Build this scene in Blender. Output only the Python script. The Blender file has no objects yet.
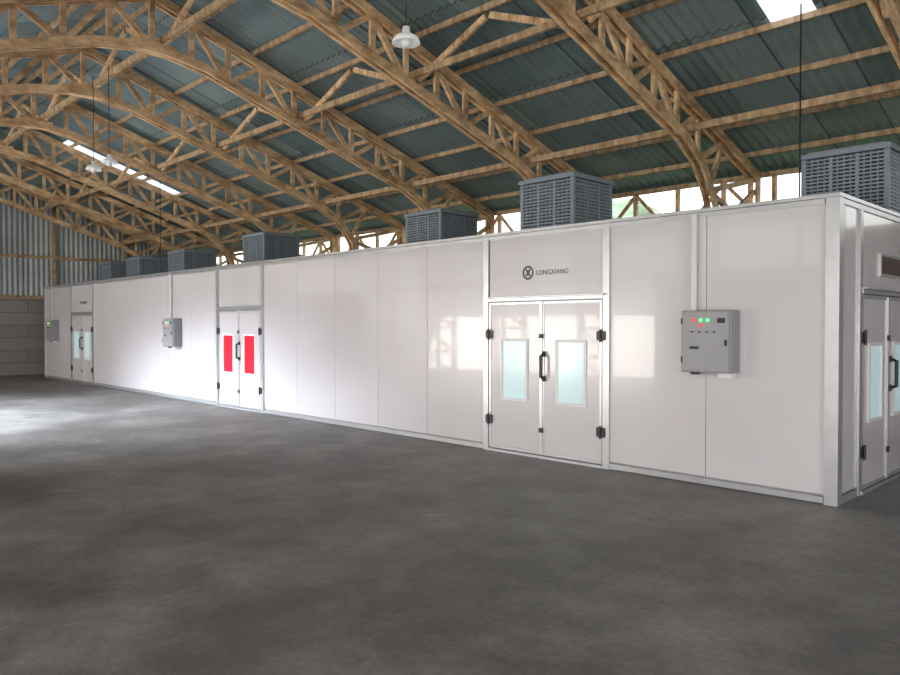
import bpy, math, random
from mathutils import Vector, Matrix
random.seed(7)
scene = bpy.context.scene
scene.view_settings.view_transform = 'Standard'
scene.view_settings.look = 'None'
scene.view_settings.exposure = -0.75

# ---------------------------------------------------------------- materials
def new_mat(name):
    m = bpy.data.materials.new(name); m.use_nodes = True
    nt = m.node_tree
    return m, nt, nt.nodes['Principled BSDF']

def simple(name, col, rough=0.5, metal=0.0, emit=None, es=0.0, var=0.06, scale=6.0, coat=0.0):
    m, nt, b = new_mat(name)
    tc = nt.nodes.new('ShaderNodeTexCoord')
    n = nt.nodes.new('ShaderNodeTexNoise'); n.inputs['Scale'].default_value = scale; n.inputs['Detail'].default_value = 4
    r = nt.nodes.new('ShaderNodeValToRGB')
    r.color_ramp.elements[0].position = .3; r.color_ramp.elements[1].position = .7
    r.color_ramp.elements[0].color = tuple(max(0, c*(1-var)) for c in col)+(1,)
    r.color_ramp.elements[1].color = tuple(min(1, c*(1+var)) for c in col)+(1,)
    nt.links.new(tc.outputs['Object'], n.inputs['Vector'])
    nt.links.new(n.outputs['Fac'], r.inputs['Fac'])
    nt.links.new(r.outputs['Color'], b.inputs['Base Color'])
    b.inputs['Roughness'].default_value = rough
    b.inputs['Metallic'].default_value = metal
    b.inputs['Coat Weight'].default_value = coat
    if emit:
        b.inputs['Emission Color'].default_value = emit+(1,)
        b.inputs['Emission Strength'].default_value = es
    return m

M_panel = simple('white_panel', (.635, .612, .65), .2, 0, var=.04, scale=.6, coat=.4)
M_alu = simple('aluminium_trim', (.52, .53, .56), .32, .6, var=.08, scale=4)
M_seam = simple('panel_seam', (.30, .29, .30), .6)
M_black = simple('black_plastic', (.015, .015, .018), .4)
M_glass = simple('frosted_glass', (.52, .68, .71), .12, emit=(.62, .85, .90), es=.5, var=.03)  # glow put into the glass for the lit booth interior
M_redglass = simple('red_glass', (.65, .02, .04), .2, emit=(1, .03, .05), es=.5, var=.03)  # red of the interior put into the glass as colour and glow
M_white = simple('white_paint', (.78, .78, .80), .35, var=.02)
M_box = simple('control_box_grey', (.27, .275, .30), .45, .1, var=.03)
M_boxface = simple('control_box_face', (.32, .325, .35), .4, .1, var=.03)
M_green = simple('indicator_green', (.05, .6, .15), .3, emit=(.05, 1, .2), es=5)
M_red = simple('indicator_red', (.8, .02, .01), .3, emit=(1, .01, .005), es=3)
M_cool = simple('cooler_plastic', (.23, .275, .335), .5, var=.06)
M_cooldark = simple('cooler_pad', (.04, .05, .065), .8)
M_lamp = simple('lamp_enamel', (.75, .77, .76), .3, emit=(.9, .95, 1.0), es=.3)
M_text = simple('logo_print', (.03, .03, .05), .5)
M_conduit = simple('conduit_white', (.72, .71, .74), .4, var=.02)
M_vent = simple('vent_dark', (.10, .06, .055), .5)
M_grass = simple('grass', (.16, .26, .10), .9, var=.4, scale=.5)
M_yard = simple('bounce_yard_concrete', (.50, .48, .45), .9, var=.15, scale=.7)  # unseen pale apron, added to bounce light up to the roof
M_leaf = simple('foliage', (.30, .40, .25), .8, var=.6, scale=1.5)

def wood_mat(name, c1, c2):
    m, nt, b = new_mat(name)
    tc = nt.nodes.new('ShaderNodeTexCoord')
    mp = nt.nodes.new('ShaderNodeMapping'); mp.inputs['Scale'].default_value = (6, 1.0, 2.2)
    n = nt.nodes.new('ShaderNodeTexNoise'); n.inputs['Scale'].default_value = 1.8; n.inputs['Detail'].default_value = 6; n.inputs['Roughness'].default_value = .7
    oi = nt.nodes.new('ShaderNodeObjectInfo'); va = nt.nodes.new('ShaderNodeVectorMath'); va.operation = 'ADD'
    r = nt.nodes.new('ShaderNodeValToRGB')
    r.color_ramp.elements[0].position = .36; r.color_ramp.elements[1].position = .64
    r.color_ramp.elements[0].color = c1+(1,); r.color_ramp.elements[1].color = c2+(1,)
    nt.links.new(tc.outputs['Object'], va.inputs[0]); nt.links.new(oi.outputs['Location'], va.inputs[1])
    nt.links.new(va.outputs[0], mp.inputs['Vector']); nt.links.new(mp.outputs['Vector'], n.inputs['Vector'])
    nt.links.new(n.outputs['Fac'], r.inputs['Fac']); nt.links.new(r.outputs['Color'], b.inputs['Base Color'])
    b.inputs['Roughness'].default_value = .65
    return m
M_wood = wood_mat('truss_timber', (.36, .21, .11), (.98, .70, .42))
M_wood2 = wood_mat('purlin_timber', (.27, .175, .10), (.62, .44, .27))

def roof_mat(name, c1, c2, rough, metal):
    m, nt, b = new_mat(name)
    tc = nt.nodes.new('ShaderNodeTexCoord')
    br = nt.nodes.new('ShaderNodeTexBrick')
    br.inputs['Scale'].default_value = 1.0; br.inputs['Brick Width'].default_value = .85; br.inputs['Row Height'].default_value = 2.0
    br.inputs['Mortar Size'].default_value = .012
    br.inputs['Color1'].default_value = c1+(1,); br.inputs['Color2'].default_value = c2+(1,)
    br.inputs['Mortar'].default_value = tuple(c*.5 for c in c1)+(1,)
    br.offset = 0.0
    n = nt.nodes.new('ShaderNodeTexNoise'); n.inputs['Scale'].default_value = 1.3; n.inputs['Detail'].default_value = 6
    mx = nt.nodes.new('ShaderNodeMixRGB'); mx.blend_type = 'MULTIPLY'; mx.inputs['Fac'].default_value = .5
    nt.links.new(tc.outputs['Object'], br.inputs['Vector'])
    nt.links.new(tc.outputs['Object'], n.inputs['Vector'])
    nt.links.new(br.outputs['Color'], mx.inputs['Color1']); nt.links.new(n.outputs['Fac'], mx.inputs['Color2'])
    nt.links.new(mx.outputs['Color'], b.inputs['Base Color'])
    b.inputs['Roughness'].default_value = rough; b.inputs['Metallic'].default_value = metal
    return m
M_roof = roof_mat('roof_sheet', (.21, .31, .325), (.38, .49, .505), .36, .3)
M_corr = roof_mat('wall_sheet', (.46, .50, .54), (.58, .62, .67), .5, .2)
M_sky = simple('translucent_sheet', (.85, .9, .92), .5)
ntk = M_sky.node_tree
tr = ntk.nodes.new('ShaderNodeBsdfTranslucent'); tr.inputs['Color'].default_value = (.9, .95, 1, 1)
ms = ntk.nodes.new('ShaderNodeMixShader'); ms.inputs[0].default_value = .85
ntk.links.new(ntk.nodes['Principled BSDF'].outputs[0], ms.inputs[1]); ntk.links.new(tr.outputs[0], ms.inputs[2])
ntk.links.new(ms.outputs[0], ntk.nodes['Material Output'].inputs['Surface'])

# block wall
M_block, nt, b = new_mat('block_wall')
tc = nt.nodes.new('ShaderNodeTexCoord')
sx_ = nt.nodes.new('ShaderNodeSeparateXYZ'); cx_ = nt.nodes.new('ShaderNodeCombineXYZ')
br = nt.nodes.new('ShaderNodeTexBrick'); br.inputs['Scale'].default_value = 1; br.inputs['Brick Width'].default_value = 3.2; br.inputs['Row Height'].default_value = .42
br.inputs['Mortar Size'].default_value = .014
br.inputs['Color1'].default_value = (.24, .235, .23, 1); br.inputs['Color2'].default_value = (.29, .28, .27, 1); br.inputs['Mortar'].default_value = (.15, .145, .14, 1)
nt.links.new(tc.outputs['Object'], sx_.inputs[0]); nt.links.new(sx_.outputs['Y'], cx_.inputs['X']); nt.links.new(sx_.outputs['Z'], cx_.inputs['Y'])
nt.links.new(cx_.outputs[0], br.inputs['Vector']); nt.links.new(br.outputs['Color'], b.inputs['Base Color'])
b.inputs['Roughness'].default_value = .8

# concrete floor
M_floor, nt, b = new_mat('concrete_floor')
tc = nt.nodes.new('ShaderNodeTexCoord')
def noise(s, d, r):
    n = nt.nodes.new('ShaderNodeTexNoise'); n.inputs['Scale'].default_value = s; n.inputs['Detail'].default_value = d; n.inputs['Roughness'].default_value = r
    nt.links.new(tc.outputs['Object'], n.inputs['Vector']); return n
def ramp(p0, c0, p1, c1):
    r = nt.nodes.new('ShaderNodeValToRGB'); r.color_ramp.elements[0].position = p0; r.color_ramp.elements[1].position = p1
    r.color_ramp.elements[0].color = c0+(1,); r.color_ramp.elements[1].color = c1+(1,); return r
n1 = noise(.55, 11, .66); n2 = noise(22, 8, .8); n3 = noise(1.6, 12, .78)
n3.inputs['Distortion'].default_value = .3
r1 = ramp(.42, (.20, .19, .182), .60, (.39, .372, .355))
r2 = ramp(.34, (.62, .62, .62), .66, (1, 1, 1))
r3 = ramp(.40, (.70, .70, .705), .60, (1.0, 1.0, 1.0))
mx = nt.nodes.new('ShaderNodeMixRGB'); mx.blend_type = 'MULTIPLY'; mx.inputs['Fac'].default_value = 1
mx2 = nt.nodes.new('ShaderNodeMixRGB'); mx2.blend_type = 'MULTIPLY'; mx2.inputs['Fac'].default_value = 1
nt.links.new(n1.outputs['Fac'], r1.inputs['Fac']); nt.links.new(n2.outputs['Fac'], r2.inputs['Fac']); nt.links.new(n3.outputs['Fac'], r3.inputs['Fac'])
nt.links.new(r1.outputs['Color'], mx.inputs['Color1']); nt.links.new(r2.outputs['Color'], mx.inputs['Color2'])
nt.links.new(mx.outputs['Color'], mx2.inputs['Color1']); nt.links.new(r3.outputs['Color'], mx2.inputs['Color2'])
nt.links.new(mx2.outputs['Color'], b.inputs['Base Color'])
rr = nt.nodes.new('ShaderNodeMapRange'); rr.inputs['To Min'].default_value = .38; rr.inputs['To Max'].default_value = .62
nt.links.new(n1.outputs['Fac'], rr.inputs['Value']); nt.links.new(rr.outputs['Result'], b.inputs['Roughness'])
bp = nt.nodes.new('ShaderNodeBump'); bp.inputs['Strength'].default_value = .3; bp.inputs['Distance'].default_value = .02
nt.links.new(n2.outputs['Fac'], bp.inputs['Height']); nt.links.new(bp.outputs['Normal'], b.inputs['Normal'])

# ---------------------------------------------------------------- mesh builder
class MB:
    def __init__(s): s.v = []; s.f = []; s.m = []; s.mats = []
    def mi(s, mat):
        if mat not in s.mats: s.mats.append(mat)
        return s.mats.index(mat)
    def add(s, vs, fs, mat):
        o = len(s.v); s.v += [tuple(p) for p in vs]
        k = s.mi(mat)
        for f in fs: s.f.append([i+o for i in f]); s.m.append(k)
    def box(s, a, b, mat):
        x0, x1 = sorted((a[0], b[0])); y0, y1 = sorted((a[1], b[1])); z0, z1 = sorted((a[2], b[2]))
        vs = [(x0,y0,z0),(x1,y0,z0),(x1,y1,z0),(x0,y1,z0),(x0,y0,z1),(x1,y0,z1),(x1,y1,z1),(x0,y1,z1)]
        s.add(vs, [(0,3,2,1),(4,5,6,7),(0,1,5,4),(1,2,6,5),(2,3,7,6),(3,0,4,7)], mat)
    def beam(s, p, q, w, h, mat):
        p = Vector(p); q = Vector(q); d = (q-p).normalized()
        ref = Vector((0,0,1)) if abs(d.z) < .999 else Vector((0,1,0))
        sd = d.cross(ref).normalized(); up = sd.cross(d)
        vs = []
        for c in (p, q):
            for a, b_ in ((-1,-1),(1,-1),(1,1),(-1,1)): vs.append(c+sd*a*w/2+up*b_*h/2)
        s.add(vs, [(0,1,2,3),(4,7,6,5),(0,4,5,1),(1,5,6,2),(2,6,7,3),(3,7,4,0)], mat)
    def cyl(s, p, q, r, mat, seg=10, r2=None):
        p = Vector(p); q = Vector(q); d = (q-p).normalized(); r2 = r if r2 is None else r2
        ref = Vector((0,0,1)) if abs(d.z) < .99 else Vector((0,1,0))
        a = d.cross(ref).normalized(); b_ = a.cross(d)
        vs = [p+(a*math.cos(t)+b_*math.sin(t))*r for t in [2*math.pi*i/seg for i in range(seg)]]
        vs += [q+(a*math.cos(t)+b_*math.sin(t))*r2 for t in [2*math.pi*i/seg for i in range(seg)]]
        fs = [(i, (i+1) % seg, seg+(i+1) % seg, seg+i) for i in range(seg)]
        fs += [tuple(range(seg))[::-1], tuple(range(seg, 2*seg))]
        s.add(vs, fs, mat)
    def lathe(s, c, prof, mat, seg=24):
        vs = []; fs = []
        for r, z in prof:
            for i in range(seg):
                t = 2*math.pi*i/seg; vs.append((c[0]+r*math.cos(t), c[1]+r*math.sin(t), c[2]+z))
        for j in range(len(prof)-1):
            for i in range(seg):
                fs.append((j*seg+i, j*seg+(i+1) % seg, (j+1)*seg+(i+1) % seg, (j+1)*seg+i))
        s.add(vs, fs, mat)
    def done(s, name, parent=None, loc=(0,0,0), rz=0, bevel=0, smooth=False):
        me = bpy.data.meshes.new(name); me.from_pydata(s.v, [], s.f)
        for m in s.mats: me.materials.append(m)
        me.polygons.foreach_set('material_index', s.m)
        if smooth: me.polygons.foreach_set('use_smooth', [True]*len(me.polygons))
        me.update()
        o = bpy.data.objects.new(name, me); scene.collection.objects.link(o)
        o.location = loc; o.rotation_euler = (0, 0, rz)
        if parent: o.parent = parent
        if bevel:
            bv = o.modifiers.new('bevel', 'BEVEL'); bv.width = bevel; bv.segments = 2; bv.limit_method = 'ANGLE'
        return o
def empty(name, loc=(0,0,0), rz=0):
    e = bpy.data.objects.new(name, None); scene.collection.objects.link(e); e.location = loc; e.rotation_euler = (0,0,rz); return e

# building frame: x = -u (u runs away down the long wall), y = v, z up
U0, U1 = -8.0, 25.5
VB, VF, VR = 5.5, -10.5, -2.5
def rz(v): return 7.04-.33*abs(v+2.5)
def P(u, v, z): return Vector((-u, v, z))

# ---------------------------------------------------------------- floor / ground
mb = MB(); mb.box((-U1-.1, VF-.1, -.2), (-U0+.1, VB+.1, 0), M_floor); mb.done('floor')
mb = MB(); mb.box((-90, -22, -.5), (60, 70, -.21), M_grass); mb.box((-90, -90, -.5), (60, -22, -.21), M_grass)
mb.box((-40, -24, -.21), (25, VF-.12, -.03), M_yard); mb.box((-U0+.12, -12, -.21), (25, 8, -.03), M_yard); mb.done('ground_outside')

# ---------------------------------------------------------------- roof
def in_sky(u, v):
    if .93 < u < 1.5 and 1.35 < v < 2.2: return True
    if 18.4 < u < 19.0 and -.9 < v < 2.2: return True
    return False
per = .16; st = per/6
nu = int((U1-U0+1.0)/st)
for nm, vs_ in (('ceiling', [-2.5, -.9, 1.35, 2.2, 4.0, 5.75]), ('ceiling_front_slope', [-2.5, -6.5, -10.85])):
    mb = MB(); V = []; F = []; K = []
    for i in range(nu+1):
        u = U0-.5+i*st
        for v in vs_:
            V.append(P(u, v, rz(v)+.02*math.sin(2*math.pi*u/per)))
    w = len(vs_)
    k0 = mb.mi(M_roof); k1 = mb.mi(M_sky)
    for i in range(nu):
        u = U0-.5+(i+.5)*st
        for j in range(w-1):
            F.append((i*w+j, i*w+j+1, (i+1)*w+j+1, (i+1)*w+j))
            K.append(k1 if in_sky(u, (vs_[j]+vs_[j+1])/2) else k0)
    mb.v = V; mb.f = F; mb.m = K
    mb.done(nm, smooth=True)

mb = MB()
for v in [5.6, 4.9, 4.0, 3.05, 2.1, 1.15, .2, -.75, -1.7, -2.35, -2.65, -3.4, -4.4, -5.4, -6.4, -7.4, -8.4, -9.4, -10.4]:
    mb.beam(P(U0-.4, v, rz(v)-.062), P(U1+.4, v, rz(v)-.062), .05, .08, M_wood2)
mb.done('roof_purlins')

# ---------------------------------------------------------------- trusses
def top(v): return rz(v)-.175
def half(mb, sgn):
    def W(d, z): return (sgn*d+VR, z)
    Bp = [(0, 6.08), (.9, 5.93), (5.3, 4.52), (5.85, 4.22), (6.2, 3.8), (6.5, 3.2)]
    def bot(d):
        for (a, za), (b_, zb) in zip(Bp, Bp[1:]):
            if a <= d <= b_: return za+(zb-za)*(d-a)/(b_-a)
        return Bp[-1][1]
    k = 0
    for off in (-.065, .065):
        def seg(a, b, h=.13):
            nonlocal k
            k += 1; o2 = off+(.0015 if k % 2 else -.0015)
            mb.beam(P(o2, a[0], a[1]), P(o2, b[0], b[1]), .045, h, M_wood)
        seg(W(0, top(VR)), W(7.9, top(VR+7.9)))
        for i in range(len(Bp)-1): seg(W(*Bp[i]), W(*Bp[i+1]))
        seg(W(6.5, 3.2), W(6.6, 0))
        seg(W(7.9, top(VR+7.9)), W(7.9, 0))
    j = 0
    def web(a, b, h=.085):
        nonlocal j
        j += 1
        mb.beam(P(0, a[0], a[1]), P(0, b[0], b[1]), .048+.0017*(j % 9), h, M_wood)
    n = 9; stp = 5.85/n
    for i in range(n+1):
        d = i*stp
        if not (i == 0 and sgn < 0): web(W(d, top(VR+d)), W(d, bot(d)))
        if i < n:
            if i % 2 == 0: web(W(d, bot(d)), W(d+stp, top(VR+d+stp)))
            else: web(W(d, top(VR+d)), W(d+stp, bot(d+stp)))
    web(W(5.85, bot(5.85)), W(6.7, top(VR+6.7))); web(W(6.2, 3.8), W(6.7, top(VR+6.7)))
    web(W(6.2, 3.8), W(7.9, 4.2)); web(W(6.5, 3.2), W(7.9, 4.0)); web(W(6.2, 3.8), W(7.9, 3.3))
    zs = [3.2, 2.4, 1.6, .8, .05]
    for i in range(len(zs)-1):
        a = W(6.55, zs[i]); b_ = W(7.9, zs[i+1]); c = W(7.9, zs[i])
        web(a, b_); web(a, c)
tus = [3.1*i for i in range(-2, 9)]
for u in tus:
    mb = MB(); half(mb, 1); half(mb, -1)
    mb.box((-.1, VR-.35, 5.98), (.1, VR+.35, 6.14), M_wood)
    mb.done('roof_truss', loc=(-u, 0, 0))

mb = MB()
for v, z in ((VR+.15, 6.22), (.2, 5.52), (2.9, 4.62), (-5.2, 5.52), (-7.9, 4.62)):
    mb.beam(P(-6.3, v, z), P(25.0, v, z), .05, .1, M_wood2)
for i in range(len(tus)-1):
    a, b_ = tus[i], tus[i+1]; c = (a+b_)/2; e = .13
    for vv, zb, zt in ((.27, 5.45, rz(.27)-.13), (VR+.2, 6.2, rz(VR)-.2)):
        mb.beam(P(a+e, vv, zb), P(c-.04, vv, zt), .05, .09, M_wood)
        mb.beam(P(b_-e, vv, zb), P(c+.04, vv, zt), .05, .09, M_wood)
mb.done('roof_bracing')

# ---------------------------------------------------------------- walls
def corr_wall(mb, p0, dirv, length, nrm, z0, ztop, per=.16, amp=.018, mat=M_corr):
    st = per/6; n = int(length/st); V = []; F = []
    for i in range(n+1):
        s = i*st; c = Vector(p0)+Vector(dirv)*s+Vector(nrm)*amp*math.sin(2*math.pi*s/per)
        V.append((c.x, c.y, z0)); V.append((c.x, c.y, ztop(s) if callable(ztop) else ztop))
    for i in range(n): F.append((2*i, 2*i+2, 2*i+3, 2*i+1))
    mb.add(V, F, mat)

mb = MB()
corr_wall(mb, (-U1, VB+.08, 0), (1,0,0), U1-U0, (0,1,0), 0, 3.2)
mb.box((-U1, VB-.02, 3.13), (-U0, VB+.06, 3.25), M_wood2)
mb.box((-U1, VB-.02, 4.25), (-U0, VB+.06, 4.33), M_wood2)
u = U0
i = 0
while u < U1:
    mb.beam(P(u, VB+.02, 0), P(u, VB+.02, 4.27), .07, .08, M_wood)
    if i % 2 == 0: mb.beam(P(u, VB+.02, 3.3), P(u+.9, VB+.02, 4.25), .05, .06, M_wood)
    else: mb.beam(P(u, VB+.02, 4.25), P(u+.9, VB+.02, 3.3), .05, .06, M_wood)
    u += .9; i += 1
mb.done('wall_back')

mb = MB()
mb.box((-U1-.2, VF-.1, 0), (-U1, VB+.1, 2.6), M_block)
corr_wall(mb, (-U1-.06, VF-.1, 0), (0,1,0), VB-VF+.2, (1,0,0), 2.58, lambda s: rz(VF-.1+s)-.03)
for v in (-8.5, -5.5, -2.5, .8, 3.2):
    mb.beam(P(U1-.06, v, 2.6), P(U1-.06, v, rz(v)-.15), .1, .1, M_wood2)
for z in (2.64, 4.0):
    mb.box((-U1, VF, z-.05), (-U1+.05, VB, z+.05), M_wood2)
mb.done('wall_far')

mb = MB()
def fw(ua, ub, z0, z1): corr_wall(mb, (-ub, VF-.08, 0), (1,0,0), ub-ua, (0,1,0), z0, z1)
fw(20.5, U1, 0, 3.0); fw(3.5, 8.0, 0, 3.0); fw(U0, -6.5, 0, 3.0)
for z in (3.0, 4.2): mb.box((-U1, VF-.04, z-.06), (-U0, VF+.04, z+.06), M_wood2)
for k in range(12):
    u = U0+.05+k*3.04
    mb.beam(P(u, VF, 0), P(u, VF, 4.2), .1, .1, M_wood)
mb.done('wall_front')

mb = MB()
def nw(va, vb, z0, zt): corr_wall(mb, (-U0+.06, va, 0), (0,1,0), vb-va, (1,0,0), z0, zt)
nw(VF, -9.0, 0, lambda s: rz(VF+s)-.03); nw(-9.0, -2.0, 4.6, lambda s: rz(-9+s)-.03); nw(-2.0, VB, 0, lambda s: rz(-2+s)-.03)
mb.done('wall_near')

# ---------------------------------------------------------------- spray booth
H = 2.9; L = 23.7; D = 3.9
booth = empty('spray_booth')
doors = [(2.51, 4.42), (10.24, 12.05), (19.29, 21.1)]
mb = MB(); mb.box((-L+.02, .03, 0.0), (-.03, D-.02, H-.03), M_seam); mb.done('wall_core', booth)
mb = MB()
g = .007
def panels(ua, ub, z0=.09, z1=H-.06, w=1.15):
    n = max(1, round((ub-ua)/w)); d = (ub-ua)/n
    for i in range(n):
        mb.box((-(ua+i*d+g/2), 0, z0), (-(ua+(i+1)*d-g/2), .03, z1), M_panel)
edges = [.1]
for a, b_ in doors: edges += [a-.04, b_+.04]
edges += [L-.1]
for i in range(0, len(edges), 2): panels(edges[i], edges[i+1])
for a, b_ in doors: panels(a+.05, b_-.05, 2.06, H-.06, 3)
def epanel(va, vb, z0=.09, z1=H-.06):
    mb.box((-.03, va+g/2, z0), (0, vb-g/2, z1), M_panel)
epanel(.10, .58); epanel(.66, 2.36, 2.06); epanel(2.44, 3.8)
mb.box((-L, .1, .09), (-L+.03, D-.1, H-.06), M_panel)
mb.box((-L+.1, D-.03, .09), (-.1, D, H-.06), M_panel)
mb.done('wall_panels', booth, bevel=.002)
mb = MB()
t = .012
def fstrip(ua, ub, z0, z1, th=t): mb.box((-ub, -th, z0), (-ua, .032, z1), M_alu)
segs = [(.11, doors[0][0]), (doors[0][1], doors[1][0]), (doors[1][1], doors[2][0]), (doors[2][1], L)]
for a, b_ in segs: fstrip(a, b_, .008, .07, .014)
fstrip(.11, L, H-.075, H-.025, .018)
fstrip(L-.12, L+.001, 0, H-.022, .02)
for a, b_ in doors:
    fstrip(a-.045, a+.045, 0, H-.024, .024); fstrip(b_-.045, b_+.045, 0, H-.024, .024)
mb.add([(-.1,-.022,0),(.022,-.022,0),(.022,.1,0),(0,.1,0),(0,.0,0),(-.1,0,0),
        (-.1,-.022,H-.022),(.022,-.022,H-.022),(.022,.1,H-.022),(0,.1,H-.022),(0,.0,H-.022),(-.1,0,H-.022)],
       [(0,1,7,6),(1,2,8,7),(2,3,9,8),(3,4,10,9),(4,5,11,10),(5,0,6,11),(5,4,1,0),(4,3,2,1),(6,7,10,11),(7,8,9,10)], M_alu)
mb.box((-.02, .11, H-.075), (.018, D-.11, H-.025), M_alu)
mb.box((-.02, .11, 0), (.014, .58, .07), M_alu); mb.box((-.02, 2.44, 0), (.014, D-.1, .07), M_alu)
mb.box((-.02, .58, 0), (.022, .66, H-.076), M_alu); mb.box((-.02, 2.36, 0), (.022, 2.44, H-.076), M_alu)
mb.box((-.02, D-.1, 0), (.02, D+.01, H-.022), M_alu)
mb.box((-L-.018, -.030, H-.02), (.030, D+.018, H+.015), M_alu)
mb.done('aluminium_trim', booth)

def door(n, W, loc, rzv, glass):
    mb = MB(); w = W/2
    mb.box((-w, -.03, 2.0), (w, .03, 2.045), M_alu)
    mb.box((-w-.04, -.075, 2.045), (w+.04, .0, 2.06), M_alu)
    mb.box((-w, -.035, 0), (w, .03, .035), M_alu)
    for s in (-1, 1):
        if s > 0: x0, x1 = .004, w-.012
        else: x0, x1 = -w+.012, -.004
        mb.box((x0, -.012, .045), (x1, .03, 1.99), M_panel)
        mb.box((x0, -.02, .045), (x0+.035, -.001, 1.99), M_alu); mb.box((x1-.035, -.02, .045), (x1, -.001, 1.99), M_alu)
        mb.box((x0+.035, -.02, .045), (x1-.035, -.001, .085), M_alu); mb.box((x0+.035, -.02, 1.955), (x1-.035, -.001, 1.99), M_alu)
        cx = (x0+x1)/2; hw = .23; zb, zt = .70, 1.51
        fr = .035
        mb.box((cx-hw, -.03, zb), (cx-hw+fr, 0, zt), M_white); mb.box((cx+hw-fr, -.03, zb), (cx+hw, 0, zt), M_white)
        mb.box((cx-hw+fr, -.03, zb), (cx+hw-fr, 0, zb+fr), M_white); mb.box((cx-hw+fr, -.03, zt-fr), (cx+hw-fr, 0, zt), M_white)
        mb.box((cx-hw+fr, -.017, zb+fr), (cx+hw-fr, -.005, zt-fr), glass)
        hx = s*(w-.02)
        for z in (.36, 1.50):
            mb.box((hx-.06, -.034, z+.01), (hx-.008, -.018, z+.12), M_black)
            mb.box((hx+.010, -.04, z+.01), (hx+.06, -.02, z+.12), M_black)
            mb.cyl((hx, -.045, z-.01), (hx, -.045, z+.14), .015, M_black)
        for z in (.33, 1.52):
            mb.box((0, -.04, z), (s*.03, -.02, z+.06), M_black)
    mb.box((-.018, -.03, .045), (.018, -.018, 1.99), M_alu)
    hx = .045
    mb.box((hx-.022, -.045, .98), (hx+.022, -.02, 1.05), M_black); mb.box((hx-.022, -.045, 1.29), (hx+.022, -.02, 1.36), M_black)
    mb.cyl((hx, -.04, 1.01), (hx, -.095, 1.04), .016, M_black); mb.cyl((hx, -.04, 1.33), (hx, -.095, 1.30), .016, M_black)
    mb.cyl((hx, -.095, 1.03), (hx, -.095, 1.31), .018, M_black)
    mb.done('door_%d' % n, booth, loc, rzv, bevel=.002)
for i, (a, b_) in enumerate(doors):
    door(i+1, b_-a-.09, (-(a+b_)/2, 0, 0), 0, M_redglass if i == 1 else M_glass)
door(4, 1.70, (0, 1.51, 0), math.pi/2, M_glass)
mb = MB(); mb.box((0, 1.25, 2.2), (.02, 1.95, 2.44), M_alu); mb.box((.01, 1.28, 2.23), (.026, 1.92, 2.41), M_vent)
for k in range(5): mb.box((.02, 1.28, 2.25+k*.033), (.034, 1.92, 2.257+k*.033), M_vent)
mb.done('vent_grille', booth)
mb = MB(); mb.box((-L+.02, .02, H-.03), (-.02, D-.02, H-.021), M_white); mb.done('booth_roof', booth)

def text(body, size, u, z, name, ext=.001):
    c = bpy.data.curves.new(name, 'FONT'); c.body = body; c.size = size; c.extrude = ext
    o = bpy.data.objects.new(name, c); scene.collection.objects.link(o)
    o.location = (-u, -.003, z); o.rotation_euler = (math.pi/2, 0, 0); c.materials.append(M_text); o.parent = booth
    return o
text('LONGXIANG', .085, 3.57, 2.325, 'logo_lettering')
mb = MB()
seg = 28; c = (-3.70, 2.36)
for i in range(seg):
    a0 = 2*math.pi*i/seg; a1 = 2*math.pi*(i+1)/seg
    vs = []
    for r in (.09, .068):
        for a in (a0, a1): vs.append((c[0]+r*math.cos(a), -.004, c[1]+r*math.sin(a)))
    mb.add(vs, [(0, 1, 3, 2)], M_text)
for s in (-1, 1): mb.beam((c[0]-.035, -.004, c[1]-.045*s), (c[0]+.035, -.004, c[1]+.045*s), .004, .018, M_text)
mb.done('logo_emblem', booth)
text('LONGXIANG', .10, 20.4, 2.30, 'door_label')

# ---------------------------------------------------------------- control boxes
def control_box(u0):
    w, h, d = .54, .64, .2; z0 = 1.2
    e = empty('control_box', (-u0, 0, 0))
    mb = MB()
    mb.box((-w, -d, z0), (0, -.002, z0+h), M_box)
    mb.done('cabinet', e, bevel=.008)
    mb = MB()
    mb.box((-w+.02, -d-.014, z0+.02), (-.02, -d+.002, z0+h-.02), M_boxface)
    f = -d-.014
    for k, m in enumerate((M_red, M_green, M_green)):
        x = -w+.15+k*.075; z = z0+h-.10
        mb.cyl((x, f, z), (x, f-.018, z), .014, m, 14)
    mb.cyl((-w+.225, f, z0+h-.155), (-w+.225, f-.018, z0+h-.155), .013, M_red, 14)
    mb.box((-.14, f-.006, z0+h-.13), (-.06, f, z0+h-.08), M_black)
    for k in range(4):
        x = -w+.13+k*.08; z = z0+h-.22
        mb.cyl((x, f, z), (x, f-.008, z), .014, M_alu, 14); mb.cyl((x, f-.006, z), (x, f-.022, z), .009, M_black, 12)
    mb.box((-w+.10, f-.003, z0+.24), (-w+.20, f, z0+.27), M_text)
    for z in (z0+.1, z0+h-.14): mb.cyl((-w+.012, f, z), (-w+.012, f, z+.06), .009, M_black)
    mb.box((-.06, f-.015, z0+.28), (-.04, f, z0+.34), M_black)
    mb.done('door_face', e, bevel=.001)
    mb = MB()
    mb.box((-w+.03, -.05, z0+h), (-w+.085, -.025, H-.04), M_conduit)
    mb.box((-.16, -.15, z0-.05), (-.02, -.025, z0), M_conduit)
    mb.box((-w+.06, -.12, z0-.03), (-w+.12, -.025, z0), M_black)
    mb.done('cable_conduit', e)
for u in (.92, 13.75, 22.25): control_box(u)

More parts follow.
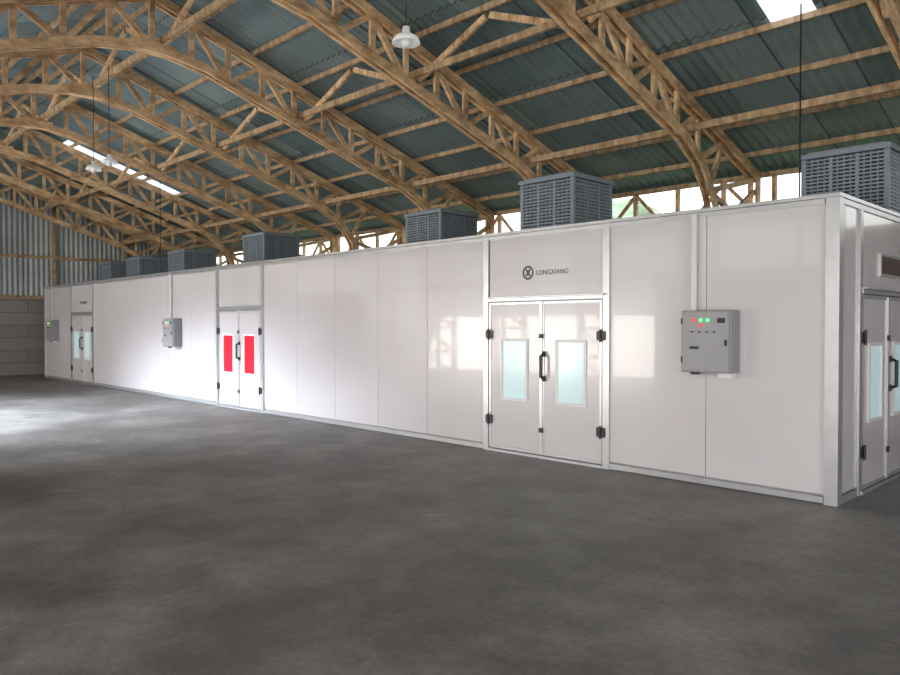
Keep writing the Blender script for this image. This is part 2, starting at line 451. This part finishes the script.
# ---------------------------------------------------------------- evaporative coolers
def cooler(u, v, s=.96, ztop=3.8):
    e = empty('evaporative_cooler', (-u-s/2, v+s/2, H+.015))
    h = ztop-H-.015; r = s/2
    mb = MB()
    mb.box((-r, -r, .0), (r, r, .1), M_cool); mb.box((-r-.02, -r-.02, h-.09), (r+.02, r+.02, h-.03), M_cool)
    mb.box((-r+.05, -r+.05, h-.03), (r-.05, r-.05, h), M_cool)
    for sx in (-1, 1):
        for sy in (-1, 1):
            mb.box((sx*(r-.06), sy*(r-.06), .1), (sx*r, sy*r, h-.09), M_cool)
    mb.done('frame', e, bevel=.006)
    mb = MB(); mb.box((-r+.05, -r+.05, .1), (r-.05, r-.05, h-.09), M_cooldark); mb.done('pads', e)
    mb = MB()
    n = 15; zz0 = .11; zz1 = h-.1
    for side in range(4):
        a = side*math.pi/2; R = Matrix.Rotation(a, 3, 'Z')
        def bx(p, q):
            p = R @ Vector(p); q = R @ Vector(q); mb.box(p, q, M_cool)
        for k in range(n):
            z = zz0+(zz1-zz0)*(k+.5)/n
            bx((-r+.05, -r+.005, z-.010), (r-.05, -r+.05, z+.010))
        for k in range(1, 12):
            x = -r+.05+(2*r-.1)*k/12; wd = .02 if k in (4, 8) else .007
            bx((x-wd, -r+.002, zz0), (x+wd, -r+.045, zz1))
    mb.done('louvre_grid', e)
    return e
for u, v, zt in ((.11, 2.0, 3.78), (3.72, 1.0, 3.83), (7.2, 1.8, 3.8), (12.75, 1.5, 3.85), (16.9, 1.5, 3.75), (19.9, 1.5, 3.75), (22.2, 1.5, 3.75)):
    cooler(u, v, .96, zt)

# ---------------------------------------------------------------- pendant lamps
def lamp(u, v, z, ztop):
    mb = MB()
    mb.cyl((0, 0, .14), (0, 0, ztop-z), .006, M_black, 6)
    mb.lathe((0,0,0), [(.001, .16), (.035, .155), (.04, .10), (.06, .085), (.12, .05), (.14, .0), (.135, -.005), (.11, .035), (.05, .07), (.001, .075)], M_lamp)
    mb.lathe((0,0,0), [(.001, .07), (.03, .06), (.05, .02), (.048, -.015), (.03, -.045), (.001, -.05)], M_white, 16)
    mb.done('pendant_lamp', loc=(-u, v, z), smooth=True)
lamp(3.1, -2.6, 4.44, 6.0); lamp(11.0, -2.55, 4.5, 6.2); lamp(11.75, -2.55, 4.5, 6.2)
def cable(u, v, z0, z1):
    mb = MB(); mb.cyl((0, 0, 0), (0, 0, z1-z0), .010, M_black, 6); mb.done('power_cable', loc=(-u, v, z0))
cable(1.06, 1.93, H+.02, rz(1.93)-.02)
cable(17.9, 1.3, H+.02, rz(1.3)-.02)

# ---------------------------------------------------------------- trees outside
import bmesh
bm = bmesh.new()
for k in range(46):
    x = -38+k*1.15+random.uniform(-.4, .4); y = random.uniform(10.5, 14); r = random.uniform(1.3, 2.0)
    z = random.uniform(1.0, 3.4)
    res = bmesh.ops.create_icosphere(bm, subdivisions=3, radius=r, matrix=Matrix.Translation((x, y, z)))
    for vv in res['verts']: vv.co += Vector((random.uniform(-1,1), random.uniform(-1,1), random.uniform(-1,1)))*.22
    bmesh.ops.create_cone(bm, segments=8, radius1=.18, radius2=.12, depth=z+.4, cap_ends=True, matrix=Matrix.Translation((x, y, (z-.4)/2)))
me = bpy.data.meshes.new('tree_row'); bm.to_mesh(me); bm.free(); me.materials.append(M_leaf)
o = bpy.data.objects.new('tree_row', me); scene.collection.objects.link(o)

# ---------------------------------------------------------------- world, light, camera
w = bpy.data.worlds.new('overcast_sky'); scene.world = w; w.use_nodes = True
nt = w.node_tree; bg = nt.nodes['Background']
tc = nt.nodes.new('ShaderNodeTexCoord'); sp = nt.nodes.new('ShaderNodeSeparateXYZ'); rp = nt.nodes.new('ShaderNodeValToRGB')
rp.color_ramp.elements[0].position = .0; rp.color_ramp.elements[0].color = (1, .98, .95, 1)
rp.color_ramp.elements[1].position = .8; rp.color_ramp.elements[1].color = (.8, .88, 1, 1)
nt.links.new(tc.outputs['Generated'], sp.inputs[0]); nt.links.new(sp.outputs['Z'], rp.inputs['Fac']); nt.links.new(rp.outputs['Color'], bg.inputs['Color'])
bg.inputs['Strength'].default_value = 4.5

def area(name, loc, target, sx, sy, power, col, spread=180):
    l = bpy.data.lights.new(name, 'AREA'); l.shape = 'RECTANGLE'; l.size = sx; l.size_y = sy; l.energy = power; l.color = col
    l.spread = math.radians(spread)
    o = bpy.data.objects.new(name, l); scene.collection.objects.link(o); o.location = loc
    o.rotation_euler = (Vector(target)-Vector(loc)).to_track_quat('-Z', 'Y').to_euler(); return o
# added area lamps outside the openings, filling the roof underside from below
area('roof_fill_light', (-13.5, -14.0, .3), (-12, -2, 7.5), 13, 4, 3900, (1, .94, .86))
area('roof_fill_light', (1.5, -14.0, .3), (-1, -1, 7.5), 9, 4, 2000, (1, .94, .86))
area('roof_fill_light', (12.0, -4.5, .3), (-2, 0, 7.0), 4, 7, 1300, (1, .94, .86))
# sky light falling in through the far bay
area('bay_sky_light', (-14.6, -11.6, 4.4), (-13.3, -4.9, 0), 5.5, 1.0, 2300, (.82, .90, 1), 48)

cam = bpy.data.cameras.new('camera'); co = bpy.data.objects.new('camera', cam); scene.collection.objects.link(co)
cam.sensor_width = 36; cam.lens = 740/900*36; cam.clip_end = 300
co.location = (2.38, -7.39, 1.69)
fwd = Vector((-.7129, .7013, -math.tan(math.radians(.97))))
co.rotation_euler = fwd.to_track_quat('-Z', 'Y').to_euler()
scene.camera = co
